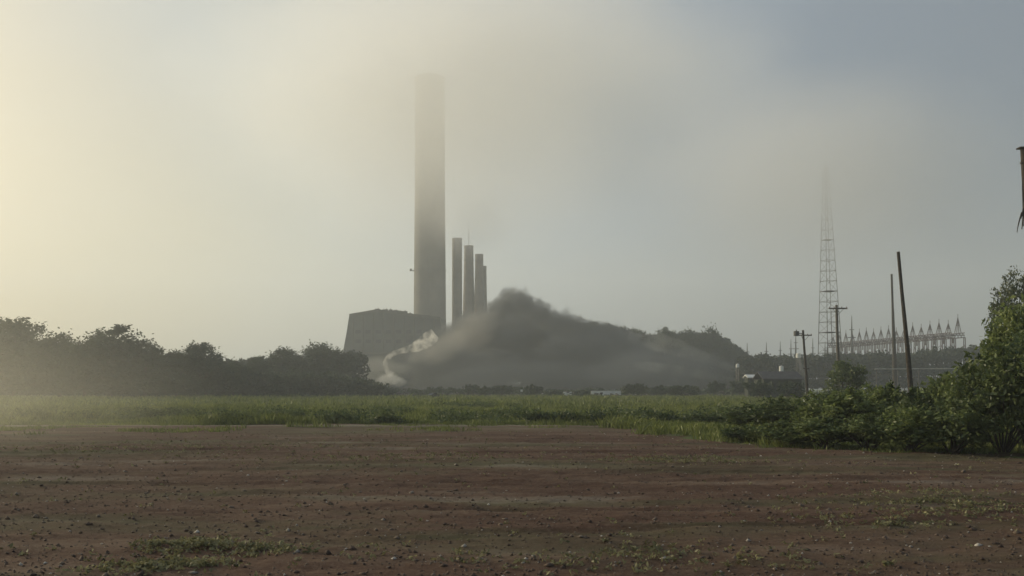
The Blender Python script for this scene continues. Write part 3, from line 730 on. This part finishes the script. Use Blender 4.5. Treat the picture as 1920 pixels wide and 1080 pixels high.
# ------------------------------------------------------------------ rubble along the far edge of the field
q = np.random.default_rng(77); V = []; Q = []
for i in range(1500):
    px = q.uniform(560, 1440); d = q.uniform(212, 250); hgt = max(0, fbm(np.array(px / 26.0), np.array(d / 9.0), 55, 3) + .42) * 1.6
    c = np.array([X(px, d), d, q.uniform(0, hgt * .8)]); sz = q.uniform(.15, .8, 3) * np.array([1.5, 1, .5]); A = q.normal(size=(3, 3)); A[2] *= .4; u_, _, v_ = np.linalg.svd(A)
    Rm = np.eye(3) * .8 + .35 * (u_ @ v_)
    cr = np.array([(-1,-1,-1),(1,-1,-1),(1,1,-1),(-1,1,-1),(-1,-1,1),(1,-1,1),(1,1,1),(-1,1,1)]) * sz * .5
    n0 = len(V) * 8; V.append(cr @ Rm.T + c)
    for f_ in ((0,3,2,1),(4,5,6,7),(0,1,5,4),(1,2,6,5),(2,3,7,6),(3,0,4,7)): Q.append([n0 + a for a in f_])
M_RUB = bpy.data.materials.new('rubble'); M_RUB.use_nodes = True; t = M_RUB.node_tree; b = t.nodes['Principled BSDF']; b.inputs['Roughness'].default_value = .9
ge = N('ShaderNodeNewGeometry', t); rr = tramp(ge.outputs['Random Per Island'], [(0.0, (.03, .03, .028)), (.8, (.09, .08, .07)), (.95, (.16, .15, .14)), (1.0, (.45, .44, .42))]); t.links.new(rr, b.inputs['Base Color'])
g = link('rubble', npmesh('rubble', np.concatenate(V), Q, M_RUB)); tag(g, 'low dark rubble and debris strewn along the far edge of the grass', 'rubble', kind='stuff')
pts = []
for _ in range(500):
    px = q.uniform(560, 1450); d = q.uniform(232, 275); pts.append((X(px, d), d, q.uniform(.1, .9) * (1 + fbm(np.array(px / 30.0), np.array(0.0), 8, 2))))
woods('undergrowth', pts, 0.35, 60, 'low dark scrub growing among the rubble below the dust cloud', (0.6, 1.5), M_TREE)
# ------------------------------------------------------------------ grass, weeds, stones
def blades(n, xy, hlo, hhi, wlo, whi, per, seed, tilt=0.35):
    r = np.random.default_rng(seed); x, y = xy; n = len(x)
    x = np.repeat(x, per) + r.normal(0, .12, n * per); y = np.repeat(y, per) + r.normal(0, .12, n * per); m_ = len(x)
    th = np.repeat(r.uniform(hlo, hhi, n) * np.clip(0.9 + 1.2 * fbm(xy[0] / 4, xy[1] / 6, 40, 3), 0.35, 1.5), per)
    h = th * r.uniform(.5, 1.1, m_); wd = r.uniform(wlo, whi, m_); a = r.uniform(0, 6.28, m_)
    dx, dy = np.cos(a) * wd / 2, np.sin(a) * wd / 2; lx, ly = r.normal(0, tilt, m_) * h, r.normal(0, tilt, m_) * h
    z = ground_z(x, y) - .02
    V = np.stack([np.stack([x - dx, y - dy, z], -1), np.stack([x + dx, y + dy, z], -1),
                  np.stack([x + dx * .7 + lx * .45, y + dy * .7 + ly * .45, z + h * .62], -1), np.stack([x + lx, y + ly, z + h], -1)], 1).reshape(-1, 3)
    return V, np.arange(4 * m_).reshape(m_, 4)
r = np.random.default_rng(5)
parts = []
yy = 49.0 + 45 * r.uniform(0, 1, 15000) ** 1.5; xx = r.uniform(-0.66, 0.66, 15000) * yy
yy = yy + 3.5 * fbm(xx / 4, yy * 0, 9, 4)
parts.append(blades(0, (xx, yy), .20, .50, .03, .07, 8, 31))
yy = 90 + 130 * r.uniform(0, 1, 14000); xx = r.uniform(-0.64, 0.64, 14000) * yy
parts.append(blades(0, (xx, yy), .30, .75, .10, .22, 5, 32))
# taller rank clumps
cx_ = r.uniform(-.6, .62, 70); cyy = r.uniform(50, 90, 70)
xx = np.concatenate([a * b_ + r.normal(0, 1.3, 40) for a, b_ in zip(cx_, cyy)]); yy = np.concatenate([b_ + r.normal(0, .7, 40) for b_ in cyy])
parts.append(blades(0, (xx, np.maximum(yy, 49.5)), .35, .60, .05, .10, 9, 33))
# grass straggling out onto the dirt in patches
xx = r.uniform(-30, 12, 9000); yy = r.uniform(36, 50.5, 9000); k = fbm(xx / 3.5, yy / 1.6, 91, 4) > 0.02 + (49.5 - yy) * 0.045
parts.append(blades(0, (xx[k], yy[k]), .08, .28, .02, .05, 8, 35))
# rough verge under the shrubs
xx = r.uniform(2, 28, 7500); yy = r.uniform(24, 51, 7500); k = yy > 35.5 - .62 * xx + 1.5 * fbm(xx / 2, yy / 2, 8); k &= xx > 5.2 + (50 - yy) * 0.15 + 4.0 * fbm(xx / 3, yy / 3, 77, 4)
parts.append(blades(0, (xx[k], yy[k]), .15, .45, .02, .05, 10, 34))
V = []; Q = []; off = 0
for v_, q_ in parts: V.append(v_); Q.append(q_ + off); off += len(v_)
g = link('grass', npmesh('grass', np.concatenate(V), np.concatenate(Q), M_GRASS))
tag(g, 'rank green and straw-coloured grass of the field beyond the dirt', 'grass', kind='stuff')
dpts = []
for px, py, wpx, n in ((1200, 780, 60, 60), (1160, 772, 40, 30), (960, 772, 60, 50), (845, 778, 40, 30), (740, 766, 50, 40), (300, 772, 90, 60), (650, 780, 60, 40), (1080, 782, 60, 40), (1330, 782, 50, 40),
                       (540, 774, 50, 30), (1290, 792, 30, 25), (1010, 786, 60, 30), (430, 780, 60, 30), (120, 776, 90, 40), (900, 752, 80, 40), (1380, 768, 60, 50), (710, 786, 30, 20)):
    d = CAMH * F / (py - HZ + 12); 
    for _ in range(n):
        x = X(px + r.normal(0, wpx / 2.2), d); y = max(50.0, d + r.normal(0, 1.6)); dpts.append((x, y, r.uniform(0.05, 0.55)))
Cs = np.array(dpts)[r.integers(0, len(dpts), 26000)] + r.normal(size=(26000, 3)) * np.array([.28, .28, .13]); Cs[:, 2] = np.maximum(Cs[:, 2], 0.02)
V0, Q0 = leaf_quads(Cs, 0.13, 1.6, 0.4)
g = link('undergrowth', npmesh('undergrowth', V0, Q0, M_SHRUB2)); tag(g, 'dark low bushy weeds in patches through the field of grass', 'weeds', kind='stuff')
# weeds on the dirt
def at(px, py): d = CAMH * F / (py - HZ); return X(px, d), d
wx, wy = [], []
for px, py, sx_, sy_, n in ((355, 1020, .28, .32, 200), (325, 1060, .35, .2, 110), (250, 1065, .3, .2, 60), (480, 1030, .4, .3, 90), (1280, 864, 1.2, .9, 240), (1215, 1030, .5, .35, 70), (1120, 1050, .5, .4, 30),
                            (1745, 940, .8, .7, 170), (1850, 955, .6, .5, 100), (1480, 1040, .6, .5, 30), (760, 860, 2.2, 1.2, 200), (300, 840, 3.5, 1.5, 320), (1700, 975, .9, .6, 120), (900, 1040, .8, .5, 30)):
    a, b_ = at(px, py); wx.append(a + r.normal(0, sx_, n)); wy.append(b_ + r.normal(0, sy_, n))
wx.append(r.uniform(-14, 14, 500)); wy.append(r.uniform(8.5, 40, 500))
wx = np.concatenate(wx); wy = np.concatenate(wy)
C = np.stack([np.repeat(wx, 7) + r.normal(0, .035, len(wx) * 7), np.repeat(wy, 7) + r.normal(0, .035, len(wx) * 7), ground_z(np.repeat(wx, 7), np.repeat(wy, 7)) + r.uniform(.005, .05, len(wx) * 7)], -1)
V1, Q1 = leaf_quads(C, .038, 1.7, 1.0)
g = link('weeds', npmesh('weeds', V1, Q1, M_WEED)); tag(g, 'sparse yellow-green weeds creeping over the bare dirt', 'weeds', kind='stuff')
# stones and clods
n = 20000
sy = 7.8 + 34 * r.uniform(0, 1, n) ** 1.6; sxx = r.uniform(-.64, .64, n) * sy + r.normal(0, .3, n)
keep = (fbm(sxx / 1.6, sy / 1.2, 61) > -.22) | (r.uniform(0, 1, n) < .35); sxx, sy = sxx[keep], sy[keep]; n = len(sy)
sz = .010 * (1 + r.exponential(.75, n)); sz = np.minimum(sz, .055)
base = np.array([(1, 0, 0), (-1, 0, 0), (0, 1, 0), (0, -1, 0), (0, 0, 1), (0, 0, -1)], float)
V = base[None] * (1 + r.uniform(-.35, .35, (n, 6, 1))) + r.normal(0, .15, (n, 6, 3)); V[:, :, 2] *= .7
V = V * sz[:, None, None] + np.stack([sxx, sy, ground_z(sxx, sy) + sz * .2], -1)[:, None, :]
T = np.array([(0, 2, 4), (2, 1, 4), (1, 3, 4), (3, 0, 4), (2, 0, 5), (1, 2, 5), (3, 1, 5), (0, 3, 5)])
Q = (T[None] + 6 * np.arange(n)[:, None, None]).reshape(-1, 3)
mst = bpy.data.materials.new('loose_stones'); mst.use_nodes = True; t = mst.node_tree; b = t.nodes['Principled BSDF']; b.inputs['Roughness'].default_value = .9
ge = N('ShaderNodeNewGeometry', t); rr = tramp(ge.outputs['Random Per Island'], [(0.0, (.05, .032, .024)), (.6, (.11, .075, .055)), (.93, (.17, .14, .11)), (1.0, (.50, .47, .42))])
t.links.new(rr, b.inputs['Base Color'])
g = link('gravel', npmesh('gravel', V.reshape(-1, 3), Q, mst)); tag(g, 'loose stones and clods strewn over the dirt', 'gravel', kind='stuff')

# ------------------------------------------------------------------ haze and smoke
def vol_mat(name, color, dens, aniso=0.3, absorb=None, noise=None, falloff=None):
    """density: constant, or fading out from the object's middle and broken up by noise"""
    m = bpy.data.materials.new(name); m.use_nodes = True; t = m.node_tree; t.nodes.clear()
    o = N('ShaderNodeOutputMaterial', t); v = N('ShaderNodeVolumePrincipled', t)
    v.inputs['Color'].default_value = (*color, 1); v.inputs['Density'].default_value = dens; v.inputs['Anisotropy'].default_value = aniso
    if absorb: v.inputs['Absorption Color'].default_value = (*absorb, 1)
    t.links.new(v.outputs[0], o.inputs['Volume'])
    if falloff:
        tc = N('ShaderNodeTexCoord', t); mp = N('ShaderNodeMapping', t)
        t.links.new(tc.outputs['Object'], mp.inputs[0])
        ln = N('ShaderNodeVectorMath', t, operation='LENGTH'); t.links.new(mp.outputs[0], ln.inputs[0])
        nz = N('ShaderNodeTexNoise', t); nz.inputs['Scale'].default_value = noise[0]; nz.inputs['Detail'].default_value = 4
        t.links.new(tc.outputs['Object'], nz.inputs['Vector'])
        a = N('ShaderNodeMath', t, operation='MULTIPLY_ADD'); a.inputs[1].default_value = noise[1]; t.links.new(nz.outputs['Fac'], a.inputs[0])
        s_ = N('ShaderNodeMath', t, operation='SUBTRACT'); s_.inputs[0].default_value = 1.0 - noise[1] * 0.76; t.links.new(ln.outputs['Value'], s_.inputs[1])
        t.links.new(s_.outputs[0], a.inputs[2])
        mr = N('ShaderNodeMapRange', t, interpolation_type='SMOOTHSTEP'); mr.inputs['From Min'].default_value = 0; mr.inputs['From Max'].default_value = falloff
        mr.inputs['To Min'].default_value = 0; mr.inputs['To Max'].default_value = dens
        t.links.new(a.outputs[0], mr.inputs['Value']); t.links.new(mr.outputs[0], v.inputs['Density'])
    return m
def puff(name, c, r_, mat, label, rz=0, ry=0):
    """closed ellipsoid of smoke"""
    V = []; Q = []; nu, nv = 24, 14
    m = MB()
    rings = []
    for j in range(1, nv):
        th = math.pi * j / nv; rings.append((math.cos(th), math.sin(th)))
    vs = [(0, 0, 1)] + [(s_ * math.cos(2 * math.pi * k / nu), s_ * math.sin(2 * math.pi * k / nu), c_) for c_, s_ in rings for k in range(nu)] + [(0, 0, -1)]
    fs = []
    for k in range(nu): fs.append((0, 1 + k, 1 + (k + 1) % nu)); e = 1 + (nv - 2) * nu; fs.append((e + k, len(vs) - 1, e + (k + 1) % nu))
    for j in range(nv - 2):
        for k in range(nu): a = 1 + j * nu + k; b_ = 1 + j * nu + (k + 1) % nu; fs.append((a, a + nu, b_ + nu, b_))
    me = bpy.data.meshes.new(name); me.from_pydata(vs, [], fs); me.update(); me.materials.append(mat)
    o = link(name, me, None, c); o.scale = r_; o.rotation_euler = (0, ry, rz)
    tag(o, label, 'smoke', kind='stuff')
    return o
hz = MB(); hz.box((0, 650, 102), (2800, 2000, 206)); o = hz.build('haze', vol_mat('haze', (0.87, 0.93, 1.0), 0.00075, 0.28))
tag(o, 'thin smoky haze hanging over the whole place', 'haze', kind='stuff')

def pc(px, py, d): return tuple(P(px, py, d))
# pale smoke drifting across the chimney tops
puff('smoke', pc(905, 165, 450), (200, 25, 104), vol_mat('drift', (1.0, 0.995, 0.985), 0.095, 0.5, noise=(2.4, 0.4), falloff=0.9), 'pale smoke bank hiding the upper half of the tallest chimney')
puff('smoke', pc(890, 415, 500), (34, 9, 28), vol_mat('drift2', (1.0, 0.995, 0.985), 0.05, 0.5, noise=(1.6, 0.5), falloff=0.8), 'pale smoke blurring the tops of the short chimneys')
puff('smoke', pc(1560, 320, 280), (84, 16, 46), vol_mat('bank', (1.0, 1.0, 1.0), 0.10, 0.5, noise=(1.6, 0.4), falloff=0.95), 'thin grey mist hiding the top of the lattice tower')
# dust and smoke boiling up at the foot of the chimneys
DK = vol_mat('dust', (0.20, 0.21, 0.22), 0.19, 0.1, noise=(2.8, 0.8), falloff=0.13)
DB = vol_mat('dust_blue', (0.20, 0.22, 0.25), 0.035, 0.1, noise=(1.8, 0.7), falloff=0.25)
DP = vol_mat('dust_pale', (0.68, 0.66, 0.62), 0.065, 0.3, noise=(2.0, 0.8), falloff=0.4)
WH = vol_mat('smoke_white', (0.95, 0.935, 0.90), 0.22, 0.3, noise=(1.9, 0.8), falloff=0.3)
def cloud(px, py, rx, rz, d, mat, label, ry=0.0, dy=0.8):
    k = d / F; puff('smoke', pc(px, py, d), (rx * k * 1.25, rx * k * dy, rz * k * 1.25), mat, label, ry=ry, rz=random.uniform(-.3, .3))
cloud(966, 622, 72, 84, 386, DK, 'tallest dark billow of dust, boiling up just past the short chimneys')
cloud(1035, 662, 100, 84, 380, DK, 'dark billow of dust on the shoulder of the tallest billow')
cloud(900, 662, 100, 78, 372, DK, 'dark billow of dust hiding the bases of the short chimneys')
cloud(1125, 676, 110, 66, 370, DK, 'dark dust sinking from the shoulder towards the woods', dy=.6)
cloud(1105, 668, 120, 70, 350, DB, 'blue-grey dust sinking away from the tallest billow towards the woods')
cloud(1235, 694, 150, 50, 300, DB, 'low blue-grey dust thinning out in front of the flat-topped trees')
cloud(842, 694, 100, 56, 340, DK, 'low dark dust rolling out behind the white smoke', dy=.4)
cloud(975, 708, 190, 40, 318, DB, 'ground-hugging dust below the tallest billow', dy=.4)
DL = vol_mat('dust_lump', (0.22, 0.23, 0.24), 0.26, 0.1, noise=(2.9, 1.0), falloff=0.14)
for px, py, rx, rz, lb in ((938, 580, 30, 24, 'small dark lump of dust on the chimney side of the tallest billow'), (968, 566, 34, 28, 'peaked dark lump of dust crowning the tallest billow'),
        (1004, 580, 34, 26, 'round dark lump of dust just past the crown of the billow'), (1032, 600, 34, 24, 'dark lump of dust on the shoulder step'), (1078, 610, 40, 22, 'first low lump of dust along the sinking slope'),
        (1128, 620, 40, 20, 'second low lump of dust along the sinking slope'), (1172, 634, 36, 18, 'last low lump of dust before the woods'), (908, 604, 30, 24, 'lump of dust wrapping the lowest narrow chimney'),
        (874, 616, 34, 24, 'lump of dust between the slim chimney and the short ones'), (1060, 660, 60, 34, 'broad lump bulging from the middle of the dust'), (930, 680, 60, 30, 'broad lump bulging low below the short chimneys')):
    cloud(px, py, rx, rz, 352, DL, lb, dy=.8)
cloud(885, 622, 62, 46, 335, DP, 'pale brown smoke leaning against the short chimneys', ry=R(-30), dy=.4)
cloud(833, 650, 60, 30, 262, DP, 'wide pale plume drifting up from the white smoke towards the chimneys', ry=R(-32), dy=.5)
cloud(790, 664, 34, 17, 250, DP, 'narrow pale plume between the white smoke and the wide plume', ry=R(-22), dy=.6)
cloud(688, 694, 90, 34, 300, DP, 'faint brownish smoke before the plant building', dy=.4)
# left dust glow near the camera
puff('smoke', (-31, 36, 0), (25, 30, 11), vol_mat('near_dust', (0.99, 0.96, 0.84), 0.019, 0.5, noise=(1.2, 0.6), falloff=0.8), 'sunlit yellowish dust hanging over the grass at the photo edge')
# wisps as closed tubes of thin smoke
def wisp(pts, rads, d, mat, label):
    p = [P(a, b_, d) for a, b_ in pts]; rr = [q / F * d for q in rads]
    # resample
    P2 = []; R2 = []
    for i in range(len(p) - 1):
        p0, p1, p2, p3 = p[max(i - 1, 0)], p[i], p[i + 1], p[min(i + 2, len(p) - 1)]
        for k in range(6):
            u = k / 6; P2.append(0.5 * ((2 * p1) + (p2 - p0) * u + (2 * p0 - 5 * p1 + 4 * p2 - p3) * u * u + (3 * p1 - p0 - 3 * p2 + p3) * u ** 3))
            R2.append((rr[i] * (1 - u) + rr[i + 1] * u) * random.uniform(.9, 1.12))
    P2.append(p[-1]); R2.append(rr[-1])
    m = MB(); m.tube(P2, R2, 14); o = m.build('smoke', mat, None, True); tag(o, label, 'smoke', kind='stuff'); return o
def wisp_mat(name, col, dens, sc):
    m = vol_mat(name, col, dens, 0.3); t = m.node_tree; v = t.nodes['Principled Volume']
    tc = N('ShaderNodeTexCoord', t); nz = N('ShaderNodeTexNoise', t); nz.inputs['Scale'].default_value = sc; nz.inputs['Detail'].default_value = 3
    t.links.new(tc.outputs['Object'], nz.inputs['Vector'])
    mr = N('ShaderNodeMapRange', t, interpolation_type='SMOOTHSTEP'); mr.inputs['From Min'].default_value = .34; mr.inputs['From Max'].default_value = .72; mr.inputs['To Max'].default_value = dens
    t.links.new(nz.outputs['Fac'], mr.inputs['Value']); t.links.new(mr.outputs[0], v.inputs['Density']); return m
W1 = wisp_mat('white_smoke', (0.97, 0.955, 0.92), 0.5, 0.6); W2 = wisp_mat('thin_smoke', (0.85, 0.87, 0.88), 0.05, 0.12)
cloud(728, 711, 27, 13, 238, WH, 'dense white smoke welling up from the ground below the plant building', dy=.9)
cloud(748, 716, 16, 10, 236, WH, 'small white puff clinging to the ground beside the dense white smoke', dy=.9)
wisp([(735, 704), (726, 695), (722, 684), (727, 672), (738, 663), (756, 657), (776, 652), (798, 640), (816, 626)], [7, 6, 5, 5, 5, 6, 9, 14, 12], 240, W1, 'curling white wisp of smoke rising towards the chimneys')
W3 = vol_mat('faint_smoke', (0.85, 0.87, 0.88), 0.12, 0.2)
wisp([(1408, 706), (1370, 690), (1300, 662), (1230, 640), (1180, 625)], [2, 7, 14, 20, 14], 270, W2, 'upper pale streak of smoke slanting down in front of the tree row')
wisp([(1385, 714), (1340, 706), (1270, 695), (1190, 684)], [2, 7, 11, 8], 268, W2, 'lower pale streak of smoke slanting down to the dark shrubs')
wisp([(1514, 722), (1508, 705), (1501, 684), (1497, 662)], [1.5, 3, 4.5, 5], 140, W3, 'narrow upright streak of pale steam beside the leaning crossarm pole')
